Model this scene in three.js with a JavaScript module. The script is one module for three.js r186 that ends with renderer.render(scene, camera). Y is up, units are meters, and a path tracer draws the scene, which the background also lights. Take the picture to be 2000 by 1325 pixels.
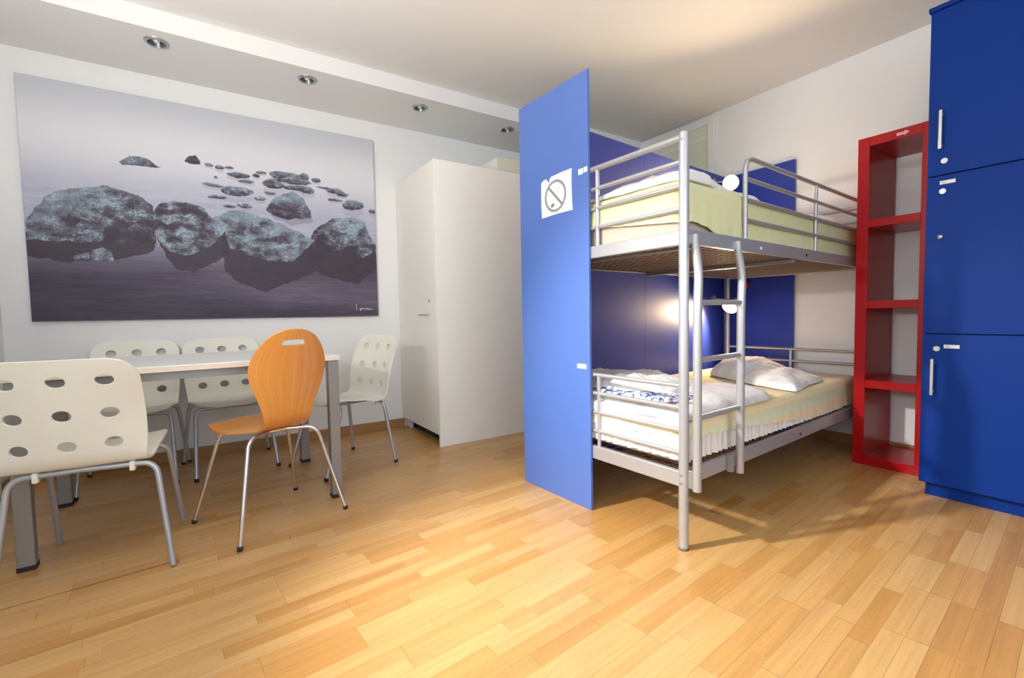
import * as THREE from 'three';
import { RoundedBoxGeometry } from 'three/addons/geometries/RoundedBoxGeometry.js';
import { mergeGeometries, mergeVertices } from 'three/addons/utils/BufferGeometryUtils.js';
import { RectAreaLightUniformsLib } from 'three/addons/lights/RectAreaLightUniformsLib.js';

// ------------------------------------------------------------------ camera, sky, lights, exposure
const scene = new THREE.Scene();
const FOCAL = 903.6, YAW = 0.5767, PITCH = 0.0523, ROLL = -0.0185, EYE = new THREE.Vector3(0, 0.94, 0);
const camera = new THREE.PerspectiveCamera(2 * Math.atan(662.5 / FOCAL) * 180 / Math.PI, 2000 / 1325, 0.05, 60);
{
  const fw = new THREE.Vector3(Math.sin(YAW) * Math.cos(PITCH), -Math.sin(PITCH), -Math.cos(YAW) * Math.cos(PITCH));
  const r = new THREE.Vector3(Math.cos(YAW), 0, Math.sin(YAW)), u = new THREE.Vector3().crossVectors(r, fw);
  const c = Math.cos(ROLL), s = Math.sin(ROLL);
  const r2 = r.clone().multiplyScalar(c).addScaledVector(u, s), u2 = u.clone().multiplyScalar(c).addScaledVector(r, -s);
  camera.position.copy(EYE);
  camera.quaternion.setFromRotationMatrix(new THREE.Matrix4().makeBasis(r2, u2, fw.clone().negate()));
  camera.updateMatrixWorld(true);
}
const renderer = new THREE.WebGLRenderer({ antialias: true });
renderer.toneMapping = THREE.LinearToneMapping;
renderer.toneMappingExposure = 1.16;
renderer.shadowMap.enabled = true;
RectAreaLightUniformsLib.init();
scene.background = new THREE.Color().setRGB(0.73, 0.86, 1.0);      // overcast daylight outside the windows
scene.backgroundIntensity = 5.4;
const STRIP = 330, KEY = 40, LAMP_UP = 5, LAMP_LOW = 3.2;                          // intensities of the fixtures built further down

// ------------------------------------------------------------------ helpers
const V = (x, y, z) => new THREE.Vector3(x, y, z);
let seed = 7;
const rnd = () => { seed = (seed * 1664525 + 1013904223) >>> 0; return seed / 4294967296; };
const hash = (x, y, k = 0) => { let h = (x * 374761393 + y * 668265263 + k * 2147483647) | 0; h = Math.imul(h ^ (h >>> 13), 1274126177); return ((h ^ (h >>> 16)) >>> 0) / 4294967296; };
const sm = t => t * t * (3 - 2 * t), clamp = (v, a = 0, b = 1) => Math.min(b, Math.max(a, v)), mix = (a, b, t) => a + (b - a) * t;
const sstep = (a, b, x) => sm(clamp((x - a) / (b - a)));
function noise(x, y, k = 0) {
  const i = Math.floor(x), j = Math.floor(y), u = sm(x - i), v = sm(y - j);
  return mix(mix(hash(i, j, k), hash(i + 1, j, k), u), mix(hash(i, j + 1, k), hash(i + 1, j + 1, k), u), v) * 2 - 1;
}
const fbm = (x, y, o = 4, k = 0) => { let a = 0, g = 0.5; for (let i = 0; i < o; i++) { a += g * noise(x, y, k + i); x *= 2.03; y *= 2.03; g *= 0.5; } return a; };
const ridge = (x, y, o = 4, k = 0) => { let a = 0, g = 0.5; for (let i = 0; i < o; i++) { a += g * (1 - 2 * Math.abs(noise(x, y, k + i))); x *= 2.1; y *= 2.1; g *= 0.5; } return a; };
const used = {};
function numbered(n) { used[n] = (used[n] ?? -1) + 1; return used[n] ? n + '_' + String(used[n]).padStart(3, '0') : n; }
function tag(o, label, category, group) { o.userData.label = label; o.userData.category = category; if (group) o.userData.group = group; return o; }
function thing(name, label, category, pos = [0, 0, 0], turn = 0, group) {
  const o = new THREE.Group(); o.name = numbered(name); o.position.set(...pos); o.rotation.y = turn; scene.add(o);
  return tag(o, label, category, group);
}
function clean(g) {
  if (!g.attributes.uv) g.setAttribute('uv', new THREE.BufferAttribute(new Float32Array(g.attributes.position.count * 2), 2));
  for (const k of Object.keys(g.attributes)) if (!['position', 'normal', 'uv'].includes(k)) g.deleteAttribute(k);
  return g.index ? g.toNonIndexed() : g;
}
const join = list => list.length === 1 ? list[0] : mergeGeometries(list.map(clean));
function part(name, geos, mat, parent, label) {
  const m = new THREE.Mesh(join([].concat(geos)), mat); m.name = parent === scene ? numbered(name) : name; m.castShadow = m.receiveShadow = true;
  if (label) m.userData.label = label;
  parent.add(m); return m;
}
function struct(name, geos, mat) { const m = part(name, geos, mat, scene); m.userData.kind = 'structure'; return m; }
function box(x0, x1, y0, y1, z0, z1, r = 0) {
  const w = x1 - x0, h = y1 - y0, d = z1 - z0;
  const g = r ? new RoundedBoxGeometry(w, h, d, 2, Math.min(r, w / 2.01, h / 2.01, d / 2.01)) : new THREE.BoxGeometry(w, h, d);
  return g.translate((x0 + x1) / 2, (y0 + y1) / 2, (z0 + z1) / 2);
}
function cyl(a, b, r, seg = 16, r2 = r) {
  const d = V(0, 0, 0).subVectors(b, a), g = new THREE.CylinderGeometry(r2, r, d.length(), seg);
  g.applyQuaternion(new THREE.Quaternion().setFromUnitVectors(V(0, 1, 0), d.clone().normalize()));
  return g.translate((a.x + b.x) / 2, (a.y + b.y) / 2, (a.z + b.z) / 2);
}
function capped(a, b, r, seg = 18) {          // a tube with a slightly rounded end at a and b
  const d = V(0, 0, 0).subVectors(b, a), L = d.length(), e = Math.min(r * 0.35, 0.006);
  const g = new THREE.LatheGeometry([new THREE.Vector2(0, 0), new THREE.Vector2(r - e, 0), new THREE.Vector2(r, e), new THREE.Vector2(r, L - e), new THREE.Vector2(r - e, L), new THREE.Vector2(0, L)], seg);
  g.applyQuaternion(new THREE.Quaternion().setFromUnitVectors(V(0, 1, 0), d.normalize()));
  return g.translate(a.x, a.y, a.z);
}
function bent(pts, r, bend = 0.05, seg = 12) {   // a tube along straight runs with rounded corners, closed at both ends
  const path = new THREE.CurvePath(); let last = pts[0];
  for (let i = 1; i < pts.length - 1; i++) {
    const p = pts[i], a = V(0, 0, 0).subVectors(pts[i - 1], p), b = V(0, 0, 0).subVectors(pts[i + 1], p);
    const k = Math.min(bend, a.length() * 0.49, b.length() * 0.49);
    const s = p.clone().addScaledVector(a.normalize(), k), e = p.clone().addScaledVector(b.normalize(), k);
    path.add(new THREE.LineCurve3(last, s)); path.add(new THREE.QuadraticBezierCurve3(s, p, e)); last = e;
  }
  path.add(new THREE.LineCurve3(last, pts[pts.length - 1]));
  const list = [];
  for (const c of path.curves) { const n = c.isLineCurve3 ? 1 : 8; for (let i = 0; i < n; i++) list.push(c.getPoint(i / n)); }
  list.push(pts[pts.length - 1]);
  const poly = new THREE.CurvePath(); for (let i = 1; i < list.length; i++) if (list[i].distanceTo(list[i - 1]) > 1e-5) poly.add(new THREE.LineCurve3(list[i - 1], list[i]));
  const g = new THREE.TubeGeometry(new THREE.CatmullRomCurve3(densify(list), false, 'centripetal'), Math.max(24, list.length * 4), r, seg);
  const n = list.length;
  return mergeGeometries([clean(g), clean(cyl(list[0], list[0].clone().lerp(list[1], 0.001), r, seg)), clean(cyl(list[n - 1], list[n - 1].clone().lerp(list[n - 2], 0.001), r, seg))]);
}
function densify(list) { const o = [list[0]]; for (let i = 1; i < list.length; i++) { const d = list[i].distanceTo(list[i - 1]), k = Math.max(1, Math.round(d / 0.04)); for (let j = 1; j <= k; j++) o.push(list[i - 1].clone().lerp(list[i], j / k)); } return o; }
function texture(w, h, fn, srgb = true) {
  const a = new Uint8Array(w * h * 4);
  for (let y = 0; y < h; y++) for (let x = 0; x < w; x++) { const c = fn(x / w, 1 - (y + 0.5) / h, x, y), i = (y * w + x) * 4; a[i] = clamp(c[0], 0, 255); a[i + 1] = clamp(c[1], 0, 255); a[i + 2] = clamp(c[2], 0, 255); a[i + 3] = 255; }
  const t = new THREE.DataTexture(a, w, h); t.magFilter = t.minFilter = THREE.LinearFilter; t.wrapS = t.wrapT = THREE.RepeatWrapping;
  if (srgb) t.colorSpace = THREE.SRGBColorSpace;
  t.needsUpdate = true; return t;                     // fn gets v = 1 at the first row: textures below are laid out top row first
}
const M = (rgb, rough = 0.5, metal = 0, more = {}) => new THREE.MeshPhysicalMaterial({ color: new THREE.Color().setRGB(...rgb), roughness: rough, metalness: metal, ...more });

// ------------------------------------------------------------------ materials
const plasterBump = texture(256, 256, (u, v, x, y) => { const n = 128 + 50 * (hash(x, y, 3) - 0.5) + 60 * (noise(u * 32, v * 32, 5)); return [n, n, n]; }, false);
plasterBump.repeat.set(2, 2);
const wallPaint = M([0.80, 0.80, 0.79], 0.9, 0, { bumpMap: plasterBump, bumpScale: 0.0006 });
const ceilingPaint = M([0.78, 0.775, 0.76], 0.92);
const doorPaint = M([0.80, 0.80, 0.77], 0.45);
const frosted = M([0.72, 0.74, 0.56], 0.35);
const skirtWood = M([0.36, 0.19, 0.065], 0.45);
const creamPlastic = M([0.80, 0.79, 0.70], 0.42);
const silverPaint = M([0.44, 0.47, 0.51], 0.38, 0.55);
const bedSilver = M([0.44, 0.44, 0.45], 0.36, 0.5);
const chrome = M([0.78, 0.78, 0.80], 0.10, 1);
const rubber = M([0.015, 0.015, 0.016], 0.7);
const legGrey = M([0.27, 0.265, 0.26], 0.42, 0.4);
const laminate = M([0.80, 0.81, 0.82], 0.35);
const edgeBand = M([0.76, 0.66, 0.54], 0.5);
const wardrobeCream = M([0.85, 0.835, 0.775], 0.42);
const darkGap = M([0.03, 0.03, 0.035], 0.8);
const panelBlue = M([0.075, 0.15, 0.44], 0.38, 0, { clearcoat: 0.15, clearcoatRoughness: 0.4 });
const boardBlue = M([0.020, 0.042, 0.31], 0.42, 0, { clearcoat: 0.12, clearcoatRoughness: 0.4 });
const lockerBlue = M([0.0015, 0.028, 0.20], 0.5, 0, { specularIntensity: 0.25 });
const lacquerRed = M([0.38, 0.003, 0.006], 0.3, 0, { specularIntensity: 0.6 });
const paper = M([0.85, 0.85, 0.86], 0.85);
const brushed = M([0.50, 0.50, 0.51], 0.32, 0.8);
const mattressBeige = M([0.52, 0.42, 0.34], 0.95);
const mattressWhite = M([0.70, 0.65, 0.60], 0.95);
const linenWhite = M([0.76, 0.75, 0.74], 0.92, 0, { sheen: 0.3, sheenRoughness: 0.6 });
const meshWire = M([0.28, 0.22, 0.18], 0.5, 0.5);
const sheetTex = texture(8, 512, (u, v) => {          // soft stripes that run round the mattress: yellow, green, cream
  const b = noise(v * 22, 1.5, 11), g = noise(v * 13, 7.5, 12);
  return [234 + 6 * b - 22 * g, 224 + 7 * b + 3 * g, 186 + 16 * b + 6 * g];
});
const sheetYellow = M([0.96, 0.94, 0.90], 0.95, 0, { map: sheetTex });
const sheetGreenish = M([0.68, 0.67, 0.38], 0.95);
const floral = texture(512, 512, (u, v, x, y) => {
  const n = noise(u * 46, v * 46, 21), m = noise(u * 90, v * 90, 23), f = fbm(u * 7, v * 7, 3, 25);
  const k = clamp((n * 0.8 + m * 0.5 + f * 0.5 + 0.12) * 3);
  const red = noise(u * 60, v * 60, 27) > 0.72;
  return red ? [206, 150, 160] : [mix(222, 62, k), mix(222, 92, k), mix(228, 146, k)];
});
const floralCloth = M([0.9, 0.9, 0.9], 0.92, 0, { map: floral });
const paleFloral = texture(256, 256, (u, v) => { const k = clamp(noise(u * 26, v * 26, 31) * 1.2 + fbm(u * 5, v * 5, 3, 33) - 0.1) * 0.35; return [mix(234, 178, k), mix(231, 186, k), mix(229, 200, k)]; });
const duvetCloth = M([0.84, 0.83, 0.83], 0.93, 0, { map: paleFloral });
const grain = texture(1024, 512, (u, v) => {          // beech: long fine streaks with small dark flecks
  const a = fbm(u * 7, v * 90, 3, 41), b = fbm(u * 2.2 + 0.5 * Math.sin(v * 19), v * 16 + 0.8 * noise(u * 3, v * 2, 43), 3, 45), fl = noise(u * 120, v * 200, 47) > 0.62 ? -9 : 0;
  const k = 236 + 15 * a + 15 * b + fl; return [k, k - 2, k - 5];
});
const plankTones = [[0.68, 0.395, 0.145], [0.655, 0.365, 0.125], [0.70, 0.425, 0.165], [0.59, 0.305, 0.088], [0.685, 0.405, 0.15], [0.63, 0.34, 0.108]];
const plankMats = plankTones.map((c, i) => { const t = grain.clone(); t.offset.set(i * 0.17, i * 0.31); return M(c, 0.36, 0, { map: t, clearcoat: 0.25, clearcoatRoughness: 0.28 }); });
const plyTex = texture(512, 512, (u, v) => {
  const w = v + 0.05 * noise(u * 3, v * 2, 51), a = fbm(u * 60, w * 4, 3, 53), b = 0.45 * Math.sin(30 * (u + 0.05 * fbm(u * 3, w * 2, 3, 55)) + 9 * Math.exp(-((u - 0.5) ** 2) * 30) * w);
  const k = 1 + 0.06 * a + 0.028 * b; return [238 * k, 226 * k, 212 * k];
});
const beechPly = M([0.80, 0.37, 0.085], 0.34, 0, { map: plyTex, clearcoat: 0.3, clearcoatRoughness: 0.25 });
const glass = new THREE.MeshPhysicalMaterial({ color: 0xffffff, roughness: 0.02, transmission: 1, thickness: 0, ior: 1.5 });

// ------------------------------------------------------------------ room shell
const XL = -1.0, XR = 3.68, ZB = -3.816, ZF = 1.9, CEIL = 2.629, SOFFIT = 2.52, SOFFIT_Z = -3.212;
struct('wall_back', box(XL - 0.15, XR + 0.15, -0.2, CEIL + 0.1, ZB - 0.15, ZB), wallPaint);
struct('wall_right', box(XR, XR + 0.15, -0.2, CEIL + 0.1, ZB, ZF), wallPaint);
function pierced(side, a0, a1, y0, y1) {              // wall with one window opening: a runs along the wall
  const t = side === 'left' ? (p, q, u, v) => box(XL - 0.15, XL, u, v, p, q) : (p, q, u, v) => box(p, q, u, v, ZF, ZF + 0.15);
  const [s0, s1] = side === 'left' ? [ZB, ZF] : [XL - 0.15, XR + 0.15];
  return [t(s0, a0, -0.2, CEIL + 0.1), t(a1, s1, -0.2, CEIL + 0.1), t(a0, a1, -0.2, y0), t(a0, a1, y1, CEIL + 0.1)];
}
struct('wall_left', pierced('left', -0.6, 0.9, 0.9, 2.05), wallPaint);
struct('wall_front', pierced('front', -0.8, 1.5, 0.85, 2.4), wallPaint);
function windowUnit(name, side, a0, a1, y0, y1) {
  const t = side === 'left' ? (p, q, u, v, d0, d1) => box(XL - 0.15 + d0, XL - 0.15 + d1, u, v, p, q, 0.004) : (p, q, u, v, d0, d1) => box(p, q, u, v, ZF + 0.15 - d1, ZF + 0.15 - d0, 0.004);
  const m = (a0 + a1) / 2, w = struct(name, [t(a0, a1, y0, y0 + 0.06, 0.03, 0.1), t(a0, a1, y1 - 0.06, y1, 0.03, 0.1), t(a0, a0 + 0.06, y0, y1, 0.03, 0.1), t(a1 - 0.06, a1, y0, y1, 0.03, 0.1), t(m - 0.04, m + 0.04, y0, y1, 0.03, 0.1)], doorPaint);
  for (const [p, q] of [[a0 + 0.05, m - 0.035], [m + 0.035, a1 - 0.05]]) {
    const g = new THREE.PlaneGeometry(q - p, y1 - y0 - 0.1);
    if (side === 'left') g.rotateY(Math.PI / 2).translate(XL - 0.085, (y0 + y1) / 2, (p + q) / 2); else g.translate((p + q) / 2, (y0 + y1) / 2, ZF + 0.085);
    part('pane', g, glass, w);
  }
}
windowUnit('window_1', 'left', -0.6, 0.9, 0.9, 2.05);
windowUnit('window_2', 'front', -0.8, 1.5, 0.85, 2.4);
struct('ceiling', box(XL - 0.15, XR + 0.15, CEIL, CEIL + 0.12, ZB - 0.15, ZF + 0.15), ceilingPaint);
const SPOTS = [[-0.185, -3.35], [0.607, -3.357], [1.399, -3.37], [2.189, -3.385]];
{
  const s = new THREE.Shape([[XL, -ZB], [XR, -ZB], [XR, -SOFFIT_Z], [XL, -SOFFIT_Z]].map(p => new THREE.Vector2(...p)));
  for (const [x, z] of SPOTS) { const h = new THREE.Path(); h.absarc(x, -z, 0.045, 0, Math.PI * 2, true); s.holes.push(h); }
  const plate = new THREE.ExtrudeGeometry(s, { depth: 0.015, bevelEnabled: false, curveSegments: 24 }).rotateX(-Math.PI / 2).translate(0, SOFFIT, 0);
  struct('soffit', [plate, box(XL, XR, SOFFIT + 0.015, CEIL, SOFFIT_Z - 0.015, SOFFIT_Z)], ceilingPaint);
}
// door frame on the right wall, reaching to the ceiling
{
  const d = struct('door_1', [box(3.655, XR, 0, 2.545, -2.475, -2.42, 0.004), box(3.655, XR, 2.545, 2.605, -3.375, -2.42, 0.004), box(3.655, XR, 0, 2.545, -3.375, -3.32, 0.004), box(3.66, XR, 2.07, 2.12, -3.32, -2.475, 0.003)], doorPaint);
  part('transom_pane', box(3.668, 3.678, 2.12, 2.545, -3.32, -2.475), frosted, d);
  part('door_leaf', box(3.664, 3.678, 0.005, 2.07, -3.32, -2.475), doorPaint, d);
  part('transom_bead', box(3.664, 3.672, 2.43, 2.45, -3.32, -2.475), doorPaint, d);
}
struct('baseboard_back', box(XL + 0.014, 1.36, 0, 0.072, ZB, ZB + 0.014, 0.003), skirtWood);
struct('baseboard_right', box(XR - 0.014, XR, 0, 0.072, -2.41, 1.8, 0.003), skirtWood);
struct('baseboard_left', box(XL, XL + 0.014, 0, 0.072, ZB, 1.8, 0.003), skirtWood);

// ------------------------------------------------------------------ floor: strips of staves
{
  const floor = struct('floor', box(XL - 0.15, XR + 0.15, -0.2, -0.006, ZB - 0.15, ZF + 0.15), M([0.12, 0.06, 0.02], 0.8));
  const ang = 5.5 * Math.PI / 180, ca = Math.cos(ang), sa = Math.sin(ang), W = 0.053;
  const toW = (p, q) => [p * ca + q * sa, -p * sa + q * ca];
  const R = [XL, XR, ZB, ZF];
  function clipPoly(poly) {
    const cut = (pl, inside, at) => { const o = []; pl.forEach((b, i) => { const a = pl[(i + pl.length - 1) % pl.length]; if (inside(b)) { if (!inside(a)) o.push(at(a, b)); o.push(b); } else if (inside(a)) o.push(at(a, b)); }); return o; };
    const ax = k => v => (a, b) => { const t = (v - a[k]) / (b[k] - a[k]); return [mix(a[0], b[0], t), mix(a[1], b[1], t)]; };
    poly = cut(poly, p => p[0] >= R[0], ax(0)(R[0])); if (poly.length) poly = cut(poly, p => p[0] <= R[1], ax(0)(R[1]));
    if (poly.length) poly = cut(poly, p => p[1] >= R[2], ax(1)(R[2])); if (poly.length) poly = cut(poly, p => p[1] <= R[3], ax(1)(R[3]));
    return poly;
  }
  function stave(poly, drop) {                        // top face with a narrow chamfer and sides down to the screed
    const n = poly.length, cx = poly.reduce((s, p) => s + p[0], 0) / n, cz = poly.reduce((s, p) => s + p[1], 0) / n, pos = [], nor = [], uv = [];
    const uvOf = p => [(p[0] * ca - p[1] * sa) * 0.9, (p[0] * sa + p[1] * ca) * 2.2];
    const inn = poly.map(p => { const dx = cx - p[0], dz = cz - p[1], L = Math.hypot(dx, dz); return [p[0] + dx / L * 0.0005, p[1] + dz / L * 0.0005]; });
    const tri = (a, b, c, nn) => { for (const v of [a, b, c]) { pos.push(...v); nor.push(...nn); uv.push(...uvOf([v[0], v[2]])); } };
    for (let i = 0; i < n; i++) {
      const j = (i + 1) % n, a = poly[i], b = poly[j], A = inn[i], B = inn[j];
      tri([cx, -drop, cz], [B[0], -drop, B[1]], [A[0], -drop, A[1]], [0, 1, 0]);
      const nx = b[1] - a[1], nz = -(b[0] - a[0]), L = Math.hypot(nx, nz) || 1, nn = [-nx / L * 0.7, 0.7, -nz / L * 0.7];
      tri([A[0], -drop, A[1]], [B[0], -drop, B[1]], [b[0], -0.0003 - drop, b[1]], nn); tri([A[0], -drop, A[1]], [b[0], -0.0003 - drop, b[1]], [a[0], -0.0003 - drop, a[1]], nn);
      const ns = [-nx / L, 0, -nz / L];
      tri([a[0], -0.0003 - drop, a[1]], [b[0], -0.0003 - drop, b[1]], [b[0], -0.006, b[1]], ns); tri([a[0], -0.0003 - drop, a[1]], [b[0], -0.006, b[1]], [a[0], -0.006, a[1]], ns);
    }
    const g = new THREE.BufferGeometry();
    g.setAttribute('position', new THREE.Float32BufferAttribute(pos, 3)); g.setAttribute('normal', new THREE.Float32BufferAttribute(nor, 3)); g.setAttribute('uv', new THREE.Float32BufferAttribute(uv, 2));
    return g;
  }
  const list = [], proj = (x, z) => V(x, 0, z).project(camera), zdir = V(0, 0, 0); camera.getWorldDirection(zdir);
  let row = 0, prev = [];
  for (let q = -4.6; q < 2.4; q += W, row++) {
    const gap = row % 3 === 0 ? 0.0003 : 0.0001, slack = Math.abs(q - (-2.19)) < W * 0.5, now = [];
    for (let p = -1.9 - rnd() * 0.4; p < 4.4;) {
      const near = rnd() < 0.42 && prev.find(a => Math.abs(a[0] - p) < 0.09 && a[1] > p + 0.12), L = near ? near[1] - p : 0.22 + rnd() * 0.32, wide = slack && p < 0.0 ? 0.0035 : 0, poly = clipPoly([toW(p, q + gap + wide), toW(p + L - 0.0002, q + gap + wide), toW(p + L - 0.0002, q + W - gap), toW(p, q + W - gap)]);
      const tone = near ? near[2] : Math.floor(rnd() * 6); now.push([p, p + L, tone]); p += L;
      const drop = rnd() * 0.00008;
      if (poly.length < 3) continue;
      let area = 0, inside = false; const pr = poly.map(v => V(v[0], 0, v[1])).map(v => ({ f: v.clone().sub(EYE).dot(zdir), s: v.project(camera) }));
      if (pr.every(a => a.f > 0.2)) {
        pr.forEach((a, i) => { const b = pr[(i + 1) % pr.length]; area += a.s.x * b.s.y - b.s.x * a.s.y; if (Math.abs(a.s.x) < 1 && Math.abs(a.s.y) < 1) inside = true; });
        area = Math.abs(area);
      }
      list.push({ poly, tone, drop, area: inside ? area : 0 });
    }
    prev = now;
  }
  list.sort((a, b) => b.area - a.area);
  list.slice(0, 300).forEach(s => part('plank', stave(s.poly, s.drop), plankMats[s.tone], floor));
  for (let k = 0; k < 6; k++) {
    const m = part('plank_field', list.slice(300).filter(s => s.tone === k).map(s => stave(s.poly, s.drop)), plankMats[k], floor); m.userData.kind = 'stuff';
  }
}

// ------------------------------------------------------------------ fixtures
{
  const t = thing('strip_light', 'white uplighter strip on the left wall beside the window', 'lamp', [XL, 1.35, -1.45]);
  part('housing', box(0.0, 0.05, -0.03, 0.06, -0.62, 0.62, 0.01), doorPaint, t);
  part('tube', capped(V(0.075, 0, -0.6), V(0.075, 0, 0.6), 0.013), new THREE.MeshStandardMaterial({ color: 0xffffff, emissive: new THREE.Color().setRGB(1, 0.98, 0.94), emissiveIntensity: 6 }), t);
  for (const z of [-0.63, 0.6]) part('end_cap', box(0.03, 0.095, -0.02, 0.02, z, z + 0.03, 0.004), doorPaint, t);
  const l = new THREE.RectAreaLight(new THREE.Color().setRGB(1, 0.96, 0.90), STRIP, 1.2, 0.06);
  l.position.set(0.095, 0, 0); t.add(l); l.lookAt(V(XL + 0.9, 2.4, -1.65));
}
{
  const w = thing('wall_spotlight', 'white adjustable spotlight high on the left wall, aimed at the bunk bed', 'spotlight', [XL, 2.12, -1.88]);
  const aim = V(2.3, -1.95, 0.86).normalize(), q = new THREE.Quaternion().setFromUnitVectors(V(0, -1, 0), aim);
  part('wall_plate', cyl(V(0, 0, 0), V(0.02, 0, 0), 0.05, 24), doorPaint, w);
  part('arm', cyl(V(0.015, 0, 0), V(0.10, 0.03, 0), 0.008), brushed, w);
  part('housing', new THREE.LatheGeometry([[0.06, 0], [0.062, 0.01], [0.055, 0.08], [0.03, 0.11], [0.0001, 0.112]].map(p => new THREE.Vector2(...p)), 28).applyQuaternion(q).translate(0.13, 0, 0), doorPaint, w);
  part('bulb', new THREE.SphereGeometry(0.04, 18, 12).scale(1, 0.6, 1).translate(0, 0.02, 0).applyQuaternion(q).translate(0.13, 0, 0), new THREE.MeshStandardMaterial({ color: 0xffffff, emissive: new THREE.Color().setRGB(1, 0.93, 0.84), emissiveIntensity: 5 }), w);
  const l = new THREE.SpotLight(new THREE.Color().setRGB(1, 0.97, 0.93), KEY, 0, 0.52, 0.85, 2); l.castShadow = true; l.shadow.radius = 3;
  l.position.set(0.13, 0, 0).addScaledVector(aim, 0.05); l.target.position.copy(l.position).add(aim); w.add(l, l.target);
}
{
  const ord = ['leftmost of the row', 'second from the left', 'third from the left', 'beside the blue partition'];
  const lens = M([0.75, 0.8, 0.82], 0.15, 0.2), dish = M([0.16, 0.18, 0.19], 0.3, 0.8);
  SPOTS.forEach(([x, z], i) => {
    const t = thing('ceiling_spotlight', 'chrome recessed spotlight in the lowered ceiling strip, ' + ord[i], 'spotlight', [x, SOFFIT, z], 0, 'recessed spotlights in the ceiling strip');
    part('ring', new THREE.LatheGeometry([[0.0445, 0.004], [0.042, -0.007], [0.047, -0.011], [0.056, -0.009], [0.061, 0]].map(p => new THREE.Vector2(...p)), 32), brushed, t);
    part('reflector', new THREE.LatheGeometry([[0.0001, 0.045], [0.020, 0.040], [0.034, 0.020], [0.0425, -0.003]].map(p => new THREE.Vector2(...p)), 28), dish, t);
    part('bulb', new THREE.SphereGeometry(0.018, 16, 10).scale(1, 0.8, 1).translate(0, 0.008, 0), lens, t);
  });
}

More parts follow.
